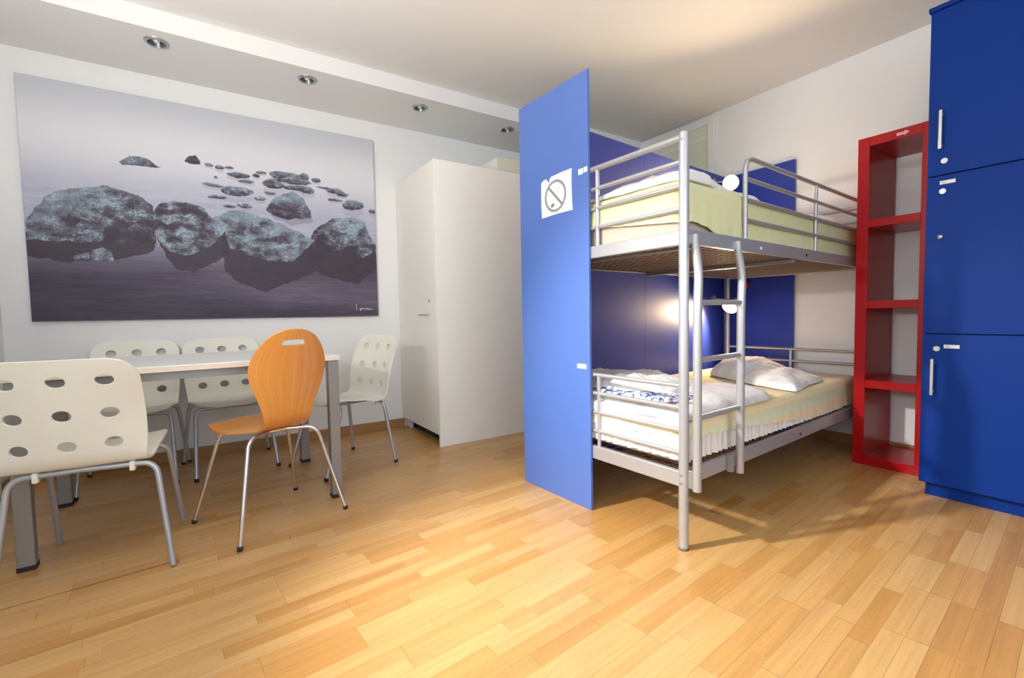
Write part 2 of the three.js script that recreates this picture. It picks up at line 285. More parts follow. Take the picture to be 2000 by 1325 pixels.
// ------------------------------------------------------------------ canvas print of rocks in calm water
{
  const W = 1500, H = 1050, px = new Float32Array(W * H * 3);
  const put = (i, c, a) => { for (let k = 0; k < 3; k++) px[i * 3 + k] = mix(px[i * 3 + k], c[k], a); };
  for (let y = 0; y < H; y++) for (let x = 0; x < W; x++) {
    const v = y / H, u = x / W, n = fbm(u * 9, v * 110, 3, 61) + 0.5 * noise(u * 40, v * 320, 67), w = sstep(0.22, 0.5, v), dk = sstep(0.55, 0.80, v + 0.05 * (u - 0.5)), big = fbm(u * 3, v * 7, 3, 63);
    const top = [mix(190, 214, sstep(0, 0.2, v)), mix(193, 214, sstep(0, 0.2, v)), mix(200, 219, sstep(0, 0.2, v))];
    const mid = [172 + 13 * n * w, 174 + 12 * n * w, 192 + 11 * n * w], low = [76 + 13 * n + 42 * big, 67 + 12 * n + 38 * big, 86 + 12 * n + 38 * big];
    const i = (y * W + x) * 3;
    for (let k = 0; k < 3; k++) px[i + k] = mix(mix(top[k], mid[k], w), low[k], dk) * (1 - 0.10 * sstep(0.9, 1, v));
  }
  const inPoly = (P, x, y) => { let c = false; for (let i = 0, j = P.length - 1; i < P.length; j = i++) if ((P[i][1] > y) !== (P[j][1] > y) && x < (P[j][0] - P[i][0]) * (y - P[i][1]) / (P[j][1] - P[i][1]) + P[i][0]) c = !c; return c; };
  const S = W / 1000;
  function fill(P, wob, shade) {
    const xs = P.map(p => p[0]), ys = P.map(p => p[1]), x0 = Math.min(...xs), x1 = Math.max(...xs), y0 = Math.min(...ys), y1 = Math.max(...ys);
    for (let y = Math.max(0, Math.floor((y0 - 8) * S)); y < Math.min(H, (y1 + 8) * S); y++) for (let x = Math.max(0, Math.floor((x0 - 8) * S)); x < Math.min(W, (x1 + 8) * S); x++) {
      const cx = x / S, cy = y / S, dx = wob * fbm(cx / 22, cy / 22, 3, 71), dy = wob * fbm(cx / 22, cy / 22, 3, 75);
      let a = 0; for (const [ex, ey] of [[0, 0], [0.4, 0.3], [-0.4, -0.3]]) a += inPoly(P, cx + dx + ex, cy + dy + ey) ? 1 / 3 : 0;
      if (a) { const r = shade((cx - x0) / (x1 - x0), (cy - y0) / (y1 - y0), cx, cy); put(y * W + x, r[0], a * r[1]); }
    }
  }
  const DARK = [58, 48, 62], LIT = [132, 146, 158];
  const rock = (P, [b, ku, kv], amp = 0.62, wob = 7, sc = 38) => fill(P, wob, (u, v, x, y) => {
    const wx = x + 14 * fbm(x / 30, y / 30, 3, 85), wy = y + 14 * fbm(x / 30, y / 30, 3, 89);
    const r = ridge(wx / sc, wy / (sc * 0.62), 3, 81) - 0.1, plate = noise(wx / (sc * 0.8), wy / (sc * 0.5), 87) + 0.5 * noise(wx / (sc * 0.35), wy / (sc * 0.2), 88);
    const f = fbm(x / 3.2, y / 2.4, 3, 83), crack = sstep(0.10, 0.0, Math.abs(noise(wx / (sc * 0.55) + 4, wy / (sc * 0.4), 95))) * 0.45, glint = sstep(0.28, 0.6, f + 0.35 * plate) * 0.45;
    let s = b + ku * (u - 0.5) + kv * (v - 0.5) + amp * (0.75 * r + 0.55 * plate) + 0.28 * f - crack * amp + sstep(0.16, 0, v) * 0.15;
    s = clamp(s, 0, 1) ; s = mix(s, sm(s), 0.7) + glint * clamp(s * 1.5);
    return [[mix(DARK[0], LIT[0], s), mix(DARK[1], LIT[1], s), mix(DARK[2], LIT[2], s)], 1];
  });
  const deep = P => fill(P, 9, (u, v, x, y) => [[58 + 7 * fbm(x / 30, y / 6, 3, 91), 48 + 6 * fbm(x / 30, y / 6, 3, 91), 61 + 6 * fbm(x / 30, y / 6, 3, 91)], 0.94]);
  const far = [[448, 184, 13, 7], [477, 188, 12, 9], [505, 185, 15, 5], [531, 207, 34, 11], [556, 225, 25, 7], [455, 251, 33, 8], [585, 199, 13, 8], [641, 222, 33, 22], [692, 188, 66, 16], [743, 182, 18, 15], [782, 188, 15, 9], [708, 202, 53, 15], [716, 227, 52, 11], [750, 230, 25, 15], [628, 256, 20, 7], [850, 220, 34, 12], [874, 229, 23, 8], [849, 253, 27, 6], [917, 267, 44, 24], [990, 283, 13, 12], [805, 211, 22, 5], [465, 222, 6, 4], [602, 186, 19, 6], [527, 264, 43, 21], [468, 288, 30, 7], [595, 280, 19, 9], [501, 316, 20, 6], [547, 310, 23, 9]];
  for (const [x, y, a, b] of far) {
    const P = []; for (let k = 0; k < 14; k++) { const t = k / 14 * Math.PI * 2, q = 1 + 0.22 * noise(k * 0.8, x * 0.37, 93); P.push([x + a * q * Math.cos(t), y + (Math.sin(t) > 0 ? 0.75 : 1) * b * q * Math.sin(t)]); }
    fill(P.map(([X, Y]) => [X, Y + b * 1.1]), 4, () => [[150, 150, 170], 0.35]);
    rock(P, [0.52, 0, -0.8], 0.4, 4, 16);
  }
  rock([[214, 211], [241, 189], [267, 185], [290, 193], [305, 205], [318, 212], [289, 216], [245, 218], [224, 218]], [0.62, -0.2, -0.3], 0.35, 4, 20);
  rock([[380, 182], [393, 163], [413, 158], [424, 175], [425, 186], [393, 188]], [0.18, 0, -0.3], 0.3, 3, 16);
  deep([[-5, 440], [296, 430], [296, 453], [288, 480], [268, 492], [187, 514], [71, 526], [-5, 511]]);
  deep([[297, 430], [485, 398], [497, 467], [482, 486], [436, 519], [393, 541], [345, 539], [323, 507]]);
  deep([[471, 400], [768, 415], [814, 448], [775, 527], [668, 578], [601, 607], [523, 581], [479, 538]]);
  deep([[744, 405], [996, 413], [1003, 509], [924, 572], [829, 555], [748, 519]]);
  fill([[620, 330], [760, 326], [770, 345], [700, 365], [640, 345]], 6, () => [[132, 128, 148], 0.6]);
  rock([[611, 312], [639, 269], [700, 238], [737, 257], [760, 300], [757, 328], [684, 345], [636, 335]], [0.5, 0.35, -1.0], 0.45);
  rock([[3, 433], [7, 401], [40, 348], [65, 320], [121, 304], [173, 291], [218, 299], [265, 312], [292, 337], [295, 380], [296, 455], [195, 466], [71, 466], [-1, 462]], [0.46, -0.75, -0.75], 0.55);
  rock([[293, 361], [308, 327], [340, 316], [379, 316], [430, 334], [449, 359], [482, 406], [440, 459], [395, 482], [342, 490], [320, 473], [297, 430]], [0.36, -0.1, 0.0], 0.8);
  rock([[758, 393], [788, 358], [843, 322], [918, 313], [964, 332], [975, 380], [992, 409], [985, 444], [950, 473], [880, 450], [806, 462], [760, 442]], [0.40, 0.6, -0.9], 0.65);
  rock([[410, 379], [470, 352], [493, 332], [544, 328], [603, 344], [658, 360], [710, 382], [768, 415], [720, 467], [693, 495], [613, 493], [544, 482], [498, 458], [482, 406]], [0.62, 0.35, -0.45], 0.65);
  rock([[134, 517], [140, 487], [163, 478], [183, 484], [189, 519]], [0.55, 0, -0.3], 0.5, 4, 18);
  rock([[96, 506], [135, 492], [134, 515], [100, 521]], [0.45, 0, -0.3], 0.4, 4, 18);
  const stroke = (pts, w) => { for (let i = 1; i < pts.length; i++) for (let t = 0; t <= 1; t += 0.01) { const x = mix(pts[i - 1][0], pts[i][0], t) * S, y = mix(pts[i - 1][1], pts[i][1], t) * S; for (let b = -w; b <= w; b++) for (let a = -w; a <= w; a++) { const X = Math.round(x + a), Y = Math.round(y + b); if (X >= 0 && X < W && Y >= 0 && Y < H) put(Y * W + X, [214, 208, 216], 0.5); } } };
  stroke([[914, 653], [915, 677]], 1); stroke([[926, 672], [930, 678], [932, 668], [938, 672], [944, 670], [950, 673], [957, 669], [962, 675], [968, 672], [978, 674]], 1);
  const tex = texture(W, H, (u, v, x, y) => { const i = ((H - 1 - y) * W + x) * 3, c = 1.5 * (hash(x >> 1, y >> 1, 97) - 0.5); return [px[i] + c, px[i + 1] + c, px[i + 2] + c]; });
  tex.wrapS = tex.wrapT = THREE.ClampToEdgeWrapping;
  const x0 = -0.872, x1 = 1.16, y0 = 0.951, y1 = 2.366;
  const t = thing('canvas_print', 'large black and white canvas print of boulders in calm water on the white wall', 'picture', [(x0 + x1) / 2, (y0 + y1) / 2, ZB]);
  part('stretcher', box((x0 - x1) / 2, (x1 - x0) / 2, (y0 - y1) / 2, (y1 - y0) / 2, 0.001, 0.0285, 0.003), M([0.30, 0.28, 0.32], 0.8), t);
  part('printed_canvas', new THREE.PlaneGeometry(x1 - x0 - 0.004, y1 - y0 - 0.004).translate(0, 0, 0.0292), M([1, 1, 1], 0.62, 0, { map: tex }), t);
}

// ------------------------------------------------------------------ bent sheets (chair shells)
function sheet(cells, pos, thick, uvOf, bare = pos) {              // cells: { verts: [[s, w]], tris: [[a, b, c]] }
  const n = cells.verts.length, F = [], B = [], N = [], e = 1e-4;
  for (const [s, w] of cells.verts) {
    const p = pos(s, w), a = bare(s + e, w).sub(bare(s - e, w)), b = bare(s, w + e).sub(bare(s, w - e)), nn = a.cross(b).normalize();
    N.push(nn); F.push(p.clone().addScaledVector(nn, thick / 2)); B.push(p.clone().addScaledVector(nn, -thick / 2));
  }
  const P = [], Q = [], U = [], count = new Map();
  const tri = (a, b, c, na, nb, nc, ua, ub, uc) => { P.push(...a.toArray(), ...b.toArray(), ...c.toArray()); Q.push(...na.toArray(), ...nb.toArray(), ...nc.toArray()); U.push(...ua, ...ub, ...uc); };
  const uv = cells.verts.map(([s, w]) => uvOf ? uvOf(s, w) : [w, s]), neg = N.map(v => v.clone().negate());
  const edges = new Map();
  for (const [a, b, c] of cells.tris) {
    const flip = F[b].clone().sub(F[a]).cross(F[c].clone().sub(F[a])).dot(N[a]) < 0, [p, q, r] = flip ? [a, c, b] : [a, b, c];
    tri(F[p], F[q], F[r], N[p], N[q], N[r], uv[p], uv[q], uv[r]); tri(B[p], B[r], B[q], neg[p], neg[r], neg[q], uv[p], uv[r], uv[q]);
    for (const [i, j] of [[p, q], [q, r], [r, p]]) { const k = i < j ? i * n + j : j * n + i; edges.has(k) ? edges.set(k, null) : edges.set(k, [i, j]); }
  }
  for (const ed of edges.values()) if (ed) {
    const [i, j] = ed, out = F[j].clone().sub(F[i]).cross(N[i]).normalize();
    tri(F[i], B[i], B[j], out, out, out, uv[i], uv[i], uv[j]); tri(F[i], B[j], F[j], out, out, out, uv[i], uv[j], uv[j]);
  }
  const g = new THREE.BufferGeometry();
  g.setAttribute('position', new THREE.Float32BufferAttribute(P, 3)); g.setAttribute('normal', new THREE.Float32BufferAttribute(Q, 3)); g.setAttribute('uv', new THREE.Float32BufferAttribute(U, 2));
  return g;
}
function holed(L, ns, W, nw, holes) {                  // s in 0..L, w in -W..W; holes: [i0, i1, j0, j1, rs, rw, power] in grid cells
  const verts = [], tris = [], id = (i, j) => i * (nw + 1) + j;
  for (let i = 0; i <= ns; i++) for (let j = 0; j <= nw; j++) verts.push([i / ns * L, (j / nw * 2 - 1) * W]);
  const inHole = (i, j) => holes.find(h => i >= h[0] && i < h[1] && j >= h[2] && j < h[3]);
  for (let i = 0; i < ns; i++) for (let j = 0; j < nw; j++) if (!inHole(i, j)) { const a = id(i, j), b = id(i, j + 1), c = id(i + 1, j), d = id(i + 1, j + 1); tris.push([a, b, d], [a, d, c]); }
  for (const [i0, i1, j0, j1, rs, rw, pw] of holes) {
    const ring = [];
    for (let j = j0; j < j1; j++) ring.push(id(i0, j)); for (let i = i0; i < i1; i++) ring.push(id(i, j1)); for (let j = j1; j > j0; j--) ring.push(id(i1, j)); for (let i = i1; i > i0; i--) ring.push(id(i, j0));
    const cs = (i0 + i1) / 2 / ns * L, cw = ((j0 + j1) / nw - 1) * W;
    const hs = (i1 - i0) / 2 / ns * L, hw = (j1 - j0) / nw * W;
    let prev = ring;
    for (const k of [0.5, 1]) {
      const cur = ring.map(v => {
        const [s, w] = verts[v], ds = (s - cs) / hs, dw = (w - cw) / hw, t = Math.atan2(ds, dw), q = Math.pow(Math.abs(Math.cos(t)) ** pw + Math.abs(Math.sin(t)) ** pw, -1 / pw);
        verts.push([mix(s, cs + rs * q * Math.sin(t), k), mix(w, cw + rw * q * Math.cos(t), k)]); return verts.length - 1;
      });
      cur.forEach((c, i) => { const j = (i + 1) % cur.length; tris.push([prev[i], prev[j], cur[j]], [prev[i], cur[j], c]); });
      prev = cur;
    }
  }
  return { verts, tris };
}
function profile(pts) { const c = new THREE.CatmullRomCurve3(pts.map(([z, y]) => V(0, y, z)), false, 'centripetal'); c.arcLengthDivisions = 800; const L = c.getLength(); return { L, at: s => { const t = s / L; if (t < 0) return c.getPointAt(0).addScaledVector(c.getTangentAt(0), s); if (t > 1) return c.getPointAt(1).addScaledVector(c.getTangentAt(1), s - L); return c.getPointAt(t); } }; }

// white chairs: one bent shell with a three by three grid of holes in the back, four silver tube legs. Faces +z
function whiteChair(label, caps, slip = 0) {
  const t = thing('white_chair', label, 'chair', [0, 0, 0], 0, 'white chairs with holes in the backrest round the table');
  const pr = profile([[-0.325, 0.816], [-0.278, 0.652], [-0.245, 0.522], [-0.224, 0.452], [-0.205, 0.427], [-0.165, 0.417], [-0.08, 0.416], [0.02, 0.424], [0.11, 0.436], [0.165, 0.436], [0.195, 0.421]]);
  const L = pr.L, ns = 84, nw = 46, W = 0.224, ds = L / ns, dw = 2 * W / nw, holes = [], RC = 0.085;
  for (const sc of [0.082, 0.200, 0.318]) for (const wc of [-0.131, 0, 0.131]) {
    const i = Math.round(sc / ds), j = Math.round((wc + W) / dw); holes.push([i - 4, i + 4, j - 4, j + 4, 0.0215, 0.026, 2]);
  }
  const half = s => { const d = clamp(Math.min(s, L - s), 0, RC); return W - RC + Math.sqrt(RC * RC - (RC - d) ** 2) - 0.012 * Math.exp(-(((s - 0.42) / 0.09) ** 2)); };
  const on = (s, x) => { const p = pr.at(s), q = x / W; p.x = x + slip; p.z += 0.035 * Math.exp(-(((s - 0.22) / 0.2) ** 2)) * q * q; p.y += 0.018 * q * q * sstep(0.48, 0.58, s); return p; };
  const pos = (s, w) => { const q = Math.abs(w / W), m = q > 0.55 ? 0.55 + (q - 0.55) / 0.45 * (half(s) / W - 0.55) : q; return on(s, Math.sign(w) * m * W); };
  part('seat_shell', sheet(holed(L, ns, W, nw, holes), pos, 0.009, null, on), creamPlastic, t);
  const y = 0.403;
  for (const sx of [-1, 1]) for (const [zt, zf, ht, hf] of [[-0.185, -0.235, 0.206, 0.25], [0.10, 0.225, 0.196, 0.218]]) {
    const leg = part('leg', bent([V(sx * 0.10, y, zt), V(sx * ht, y, zt), V(sx * hf, 0.004, zf)], 0.0105, 0.06), silverPaint, t);
    if (caps) part('foot_cap', capped(V(sx * (hf + 0.001), 0, zf * 1.001), V(sx * (hf - 0.001), 0.022, zf), 0.0122), rubber, leg);
  }
  part('frame', [bent([V(-0.11, y, -0.185), V(0, y + 0.003, -0.185), V(0.11, y, -0.185)], 0.0105, 0.02), bent([V(-0.11, y, 0.10), V(0, y + 0.003, 0.10), V(0.11, y, 0.10)], 0.0105, 0.02), cyl(V(-0.09, y + 0.002, -0.185), V(-0.09, y + 0.002, 0.1), 0.008), cyl(V(0.09, y + 0.002, -0.185), V(0.09, y + 0.002, 0.1), 0.008)], silverPaint, t);
  for (const sx of [-1, 1]) part('clip', box(sx * 0.135 - 0.009, sx * 0.135 + 0.009, 0.380, 0.417, -0.200, -0.172, 0.005), creamPlastic, t);
  return t;
}
const facing = (fx, fz) => Math.atan2(fx, fz);
{
  const a = whiteChair('white plastic chair seen from behind at the left front of the table', false, 0.030);
  a.position.set(-0.385, 0, -2.43); a.rotation.y = facing(0.10, -0.995);
  const b = whiteChair('white plastic chair against the wall, behind the left half of the table', true);
  b.position.set(-0.412, 0, -3.487); b.rotation.y = facing(-0.03, 1);
  for (const [lab, x, z, r] of [['white plastic chair against the wall, behind the middle of the table and the orange chair', 0.087, -3.470, facing(0.10, 0.99)], ['white plastic chair at the right end of the table, beside the wardrobe', 0.668, -3.06, facing(-0.954, 0.30)]]) {
    const c = b.clone(); c.name = numbered('white_chair'); scene.add(c); c.position.set(x, 0, z); c.rotation.y = r; c.userData.label = lab;
  }
}
// orange beech chair
{
  const t = thing('plywood_chair', 'orange beech plywood chair with a rounded back, hand slot and chrome legs', 'chair', [0.207, 0, -2.449], facing(-0.36, -0.93));
  const pr = profile([[-0.275, 0.895], [-0.245, 0.78], [-0.222, 0.66], [-0.205, 0.56], [-0.185, 0.495], [-0.145, 0.458], [-0.08, 0.446], [0.02, 0.446], [0.12, 0.458], [0.175, 0.462], [0.205, 0.450]]);
  const L = pr.L, ns = 90, nw = 36, W = 0.2;
  const table = [[0, 0.035], [0.012, 0.070], [0.03, 0.1], [0.06, 0.128], [0.10, 0.152], [0.15, 0.170], [0.20, 0.171], [0.26, 0.155], [0.32, 0.130], [0.38, 0.112], [0.43, 0.106], [0.48, 0.112], [0.54, 0.14], [0.60, 0.178], [0.66, 0.198], [0.72, 0.2], [0.77, 0.192], [0.81, 0.172], [L - 0.008, 0.13], [L, 0.10]];
  const hw = s => { s = clamp(s, 0, L); for (let i = 1; i < table.length; i++) if (s <= table[i][0]) { const a = table[Math.max(0, i - 2)], b = table[i - 1], c = table[i], d = table[Math.min(table.length - 1, i + 1)], u = (s - b[0]) / (c[0] - b[0] || 1); const m0 = (c[1] - a[1]) / (c[0] - a[0] || 1) * (c[0] - b[0]), m1 = (d[1] - b[1]) / (d[0] - b[0] || 1) * (c[0] - b[0]); return (2 * u ** 3 - 3 * u * u + 1) * b[1] + (u ** 3 - 2 * u * u + u) * m0 + (-2 * u ** 3 + 3 * u * u) * c[1] + (u ** 3 - u * u) * m1; } return 0.1; };
  const i0 = Math.round(0.045 / L * ns), holes = [[i0 - 1, i0 + 4, 7, 29, 0.0135, 0.082, 4]];
  const pos = (s, w) => { const h = hw(s), k = sstep(0.13, 0.03, s), q = w / W; const x = q * mix(h, h, k), p = pr.at(s); p.x = x; p.z += 0.9 * x * x * sstep(0.5, 0.3, s); p.y -= 0.25 * x * x * sstep(0.55, 0.65, s); return p; };
  const bare = (s, w) => { const p = pr.at(s); p.x = w; p.z += 0.9 * w * w * sstep(0.5, 0.3, s); p.y -= 0.25 * w * w * sstep(0.55, 0.65, s); return p; };
  part('seat_shell', sheet(holed(L, ns, W, nw, holes), pos, 0.011, (s, w) => [w / 0.5 + 0.5, s * 0.9], (s, w) => bare(s, w / W * hw(clamp(s, 0.03, L - 0.03)))), beechPly, t);
  for (const sx of [-1, 1]) for (const sz of [-1, 1]) {
    const leg = part('leg', bent([V(sx * 0.03, 0.428, sz * 0.07 - 0.01), V(sx * 0.155, 0.425, sz * 0.135 - 0.01), V(sx * 0.246, 0.004, sz * 0.228)], 0.0092, 0.05), chrome, t);
    part('foot_cap', capped(V(sx * 0.2465, 0, sz * 0.2285), V(sx * 0.2425, 0.02, sz * 0.224), 0.0112), rubber, leg);
  }
  part('frame', [cyl(V(-0.06, 0.428, -0.085), V(0.06, 0.428, -0.085), 0.0092), cyl(V(-0.06, 0.428, 0.065), V(0.06, 0.428, 0.065), 0.0092), cyl(V(0, 0.43, -0.085), V(0, 0.43, 0.065), 0.012)], chrome, t);
}
// table
{
  const t = thing('dining_table', 'white topped rectangular table on square grey metal legs', 'table', [-0.071, 0, -2.872], 0.047);
  part('tabletop', [box(-0.606, 0.606, 0.7215, 0.749, -0.405, 0.405, 0.003)], laminate, t);
  part('edge_strip', [box(-0.6065, 0.6065, 0.7225, 0.746, 0.402, 0.4062, 0.001), box(0.6035, 0.6068, 0.7225, 0.746, -0.404, 0.4055, 0.001)], edgeBand, t);
  part('apron', [box(-0.55, 0.55, 0.685, 0.7215, 0.352, 0.378), box(-0.55, 0.55, 0.685, 0.7215, -0.378, -0.352), box(-0.585, -0.56, 0.685, 0.7215, -0.36, 0.36), box(0.56, 0.585, 0.685, 0.7215, -0.36, 0.36)], legGrey, t);
  for (const sx of [-1, 1]) for (const sz of [-1, 1]) {
    const leg = part('leg', box(sx * 0.574 - 0.026, sx * 0.574 + 0.026, 0.012, 0.7215, sz * 0.374 - 0.026, sz * 0.374 + 0.026, 0.004), legGrey, t);
    part('foot_cap', box(sx * 0.574 - 0.0275, sx * 0.574 + 0.0275, 0, 0.02, sz * 0.374 - 0.0275, sz * 0.374 + 0.0275, 0.003), rubber, leg);
  }
}
// wardrobe with its side towards the room, and the unit on top of it
{
  const t = thing('wardrobe', 'tall cream wardrobe between the canvas print and the blue partition', 'wardrobe', [1.345, 0, -3.03]);
  part('side_panel', box(0.0, 1.06, 0, 2.036, -0.022, 0, 0.002), wardrobeCream, t);
  part('carcass', [box(0.024, 1.06, 0.085, 2.03, -0.775, -0.024), box(0.08, 1.06, 0.0, 0.085, -0.76, -0.03)], darkGap, t);
  part('top_board', box(0.003, 1.06, 2.016, 2.034, -0.78, -0.0225), wardrobeCream, t);
  const d = part('door', box(0.002, 0.022, 0.082, 2.0335, -0.782, -0.029, 0.002), wardrobeCream, t);
  part('handle', [cyl(V(-0.022, 0.951, -0.30), V(-0.022, 0.951, -0.12), 0.005), cyl(V(0.004, 0.951, -0.28), V(-0.022, 0.951, -0.28), 0.004), cyl(V(0.004, 0.951, -0.14), V(-0.022, 0.951, -0.14), 0.004)], brushed, d);
  part('lock', cyl(V(0.004, 1.053, -0.14), V(-0.004, 1.053, -0.14), 0.009), brushed, d);
  part('foot', [cyl(V(0.05, 0, -0.70), V(0.05, 0.085, -0.70), 0.018), box(0.035, 0.05, 0.005, 0.08, -0.775, -0.73)], laminate, t);
  const b = thing('top_cabinet', 'cream cabinet unit standing on top of the tall wardrobe', 'cabinet', [2.055, 2.036, -3.33]);
  part('body', box(0.0, 0.345, 0, 0.215, -0.42, -0.018, 0.002), wardrobeCream, b);
  part('door', box(0.0, 0.345, 0, 0.217, -0.0175, 0, 0.002), M([0.74, 0.70, 0.56], 0.45), b);
}
// radiator under the window on the left wall
{
  const t = thing('radiator', 'white panel radiator at the left edge beside the table leg', 'radiator', [XL + 0.035, 0.08, -3.24]);
  part('panel', [box(0.02, 0.075, 0, 0.6, 0, 2.0, 0.01)], wardrobeCream, t);
  for (const b of [box(-0.034, 0.022, 0.08, 0.12, 0.2, 0.23), box(-0.034, 0.022, 0.08, 0.12, 1.7, 1.73), box(0.03, 0.06, -0.08, 0.0, 0.05, 0.08), box(0.03, 0.06, -0.08, 0.0, 1.9, 1.93)]) part('bracket', b, wardrobeCream, t);
}

// ------------------------------------------------------------------ blue boards round the bunk bed
const PANEL_H = 2.052;
const partTurn = Math.atan2(1.482 - 1.453, 2.126 - 1.613);            // partition runs from (1.482, -1.613) back to (1.453, -2.126)
{
  const t = thing('partition_panel', 'tall blue partition panel standing at the foot of the bunk bed', 'partition', [1.482, 0, -1.613], partTurn);
  part('board', box(0, 0.014, 0, PANEL_H, -0.514, 0, 0.002), panelBlue, t);
  const local = (name, label, cat, y, z, group) => { const p = V(-0.0006, y, z).applyAxisAngle(V(0, 1, 0), partTurn); return thing(name, label, cat, [1.482 + p.x, p.y, -1.613 + p.z], partTurn, group); };
  const sign = texture(512, 448, (u, v) => {
    const x = (u - 0.47) * 512, y = (0.5 - v) * 448 + 14, r = Math.hypot(x, y); let k = 0;
    if (Math.abs(r - 158) < 15) k = 0.55; if (r < 158 && Math.abs((x + y) / Math.SQRT2) < 14) k = 0.62;
    const cx = x + 45 - 0, cy = y + 95; if (Math.abs(cx * 0.4 - cy * 0.9) < 16 && Math.abs(cx * 0.9 + cy * 0.4) < 26) k = Math.max(k, 0.75);
    const ax = x - 40, ay = y - 60, s1 = Math.abs(Math.abs(ax * 0.9 - ay * 0.5) - 14), s2 = Math.abs(ax * 0.5 + ay * 0.9); if (s1 < 2.5 && s2 < 70) k = Math.max(k, 0.28);
    const sx = x - 66 + 12 * Math.sin(y / 22), sy = y - 100; if (Math.abs(sx) < 2.5 && Math.abs(sy) < 36) k = Math.max(k, 0.22);
    const c = mix(242, 84, k); return [c, c + 2, c + 5];
  });
  const nt = local('notice', 'torn white paper notice with a no smoking symbol taped to the blue partition', 'sign', 1.535, -0.218);
  const sh = new THREE.Shape([[-0.114, 0.078], [-0.098, 0.088], [-0.075, 0.092], [-0.052, 0.066], [-0.05, 0.083], [-0.036, 0.094], [0.03, 0.098], [0.112, 0.099], [0.110, 0.03], [0.113, -0.06], [0.117, -0.098], [0.0, -0.097], [-0.112, -0.101], [-0.116, -0.02]].map(p => new THREE.Vector2(...p)));
  const g = new THREE.ExtrudeGeometry(sh, { depth: 0.0006, bevelEnabled: false });
  const uv = g.attributes.uv, ps = g.attributes.position; for (let i = 0; i < ps.count; i++) uv.setXY(i, (ps.getX(i) + 0.118) / 0.236, (ps.getY(i) + 0.103) / 0.206);
  g.rotateY(-Math.PI / 2);
  part('sheet', g, M([0.78, 0.78, 0.79], 0.85, 0, { map: sign }), nt);
  const tp = local('tape_strip', 'two short scraps of white tape on the partition above the notice', 'tape', 1.602, -0.03);
  part('scrap', box(-0.0006, 0.0004, -0.013, 0.013, -0.032, -0.002), paper, tp); part('scrap', box(-0.0006, 0.0004, -0.009, 0.014, 0.003, 0.026), paper, tp);
  const lb = local('name_label', 'small white label strip low on the front edge of the blue partition', 'label', 0.688, -0.052);
  part('strip', box(-0.0008, 0.0004, -0.011, 0.011, -0.03, 0.03), paper, lb);
}
{
  const ax = 1.472, az = -2.104, bx = 3.643, bz = -2.302, turn = Math.atan2(-(bz - az), bx - ax), L = Math.hypot(bx - ax, bz - az);
  const t = thing('back_panel', 'wide dark blue board wall behind the long side of the bunk bed', 'panel', [ax, 0, az], turn);
  part('board', box(0, 1.075, 0, PANEL_H, -0.016, 0, 0.0015), boardBlue, t); part('board', box(1.0765, L, 0, PANEL_H, -0.016, 0, 0.0015), boardBlue, t);
  const h = thing('head_panel', 'narrow blue board against the right wall at the bed head', 'panel', [3.645, 0, -1.752]);
  part('board', box(0, 0.018, 0, 2.045, -0.548, 0, 0.0015), boardBlue, h);
  const k = thing('coat_knob', 'small round red knob on the blue board at the bed head', 'hook', [3.645, 1.148, -2.115]);
  part('knob', new THREE.LatheGeometry([[0.0001, 0.04], [0.02, 0.038], [0.034, 0.028], [0.036, 0.018], [0.03, 0.010], [0.012, 0.008], [0.012, 0]].map(p => new THREE.Vector2(...p)), 24).rotateZ(Math.PI / 2), lacquerRed, k);
}

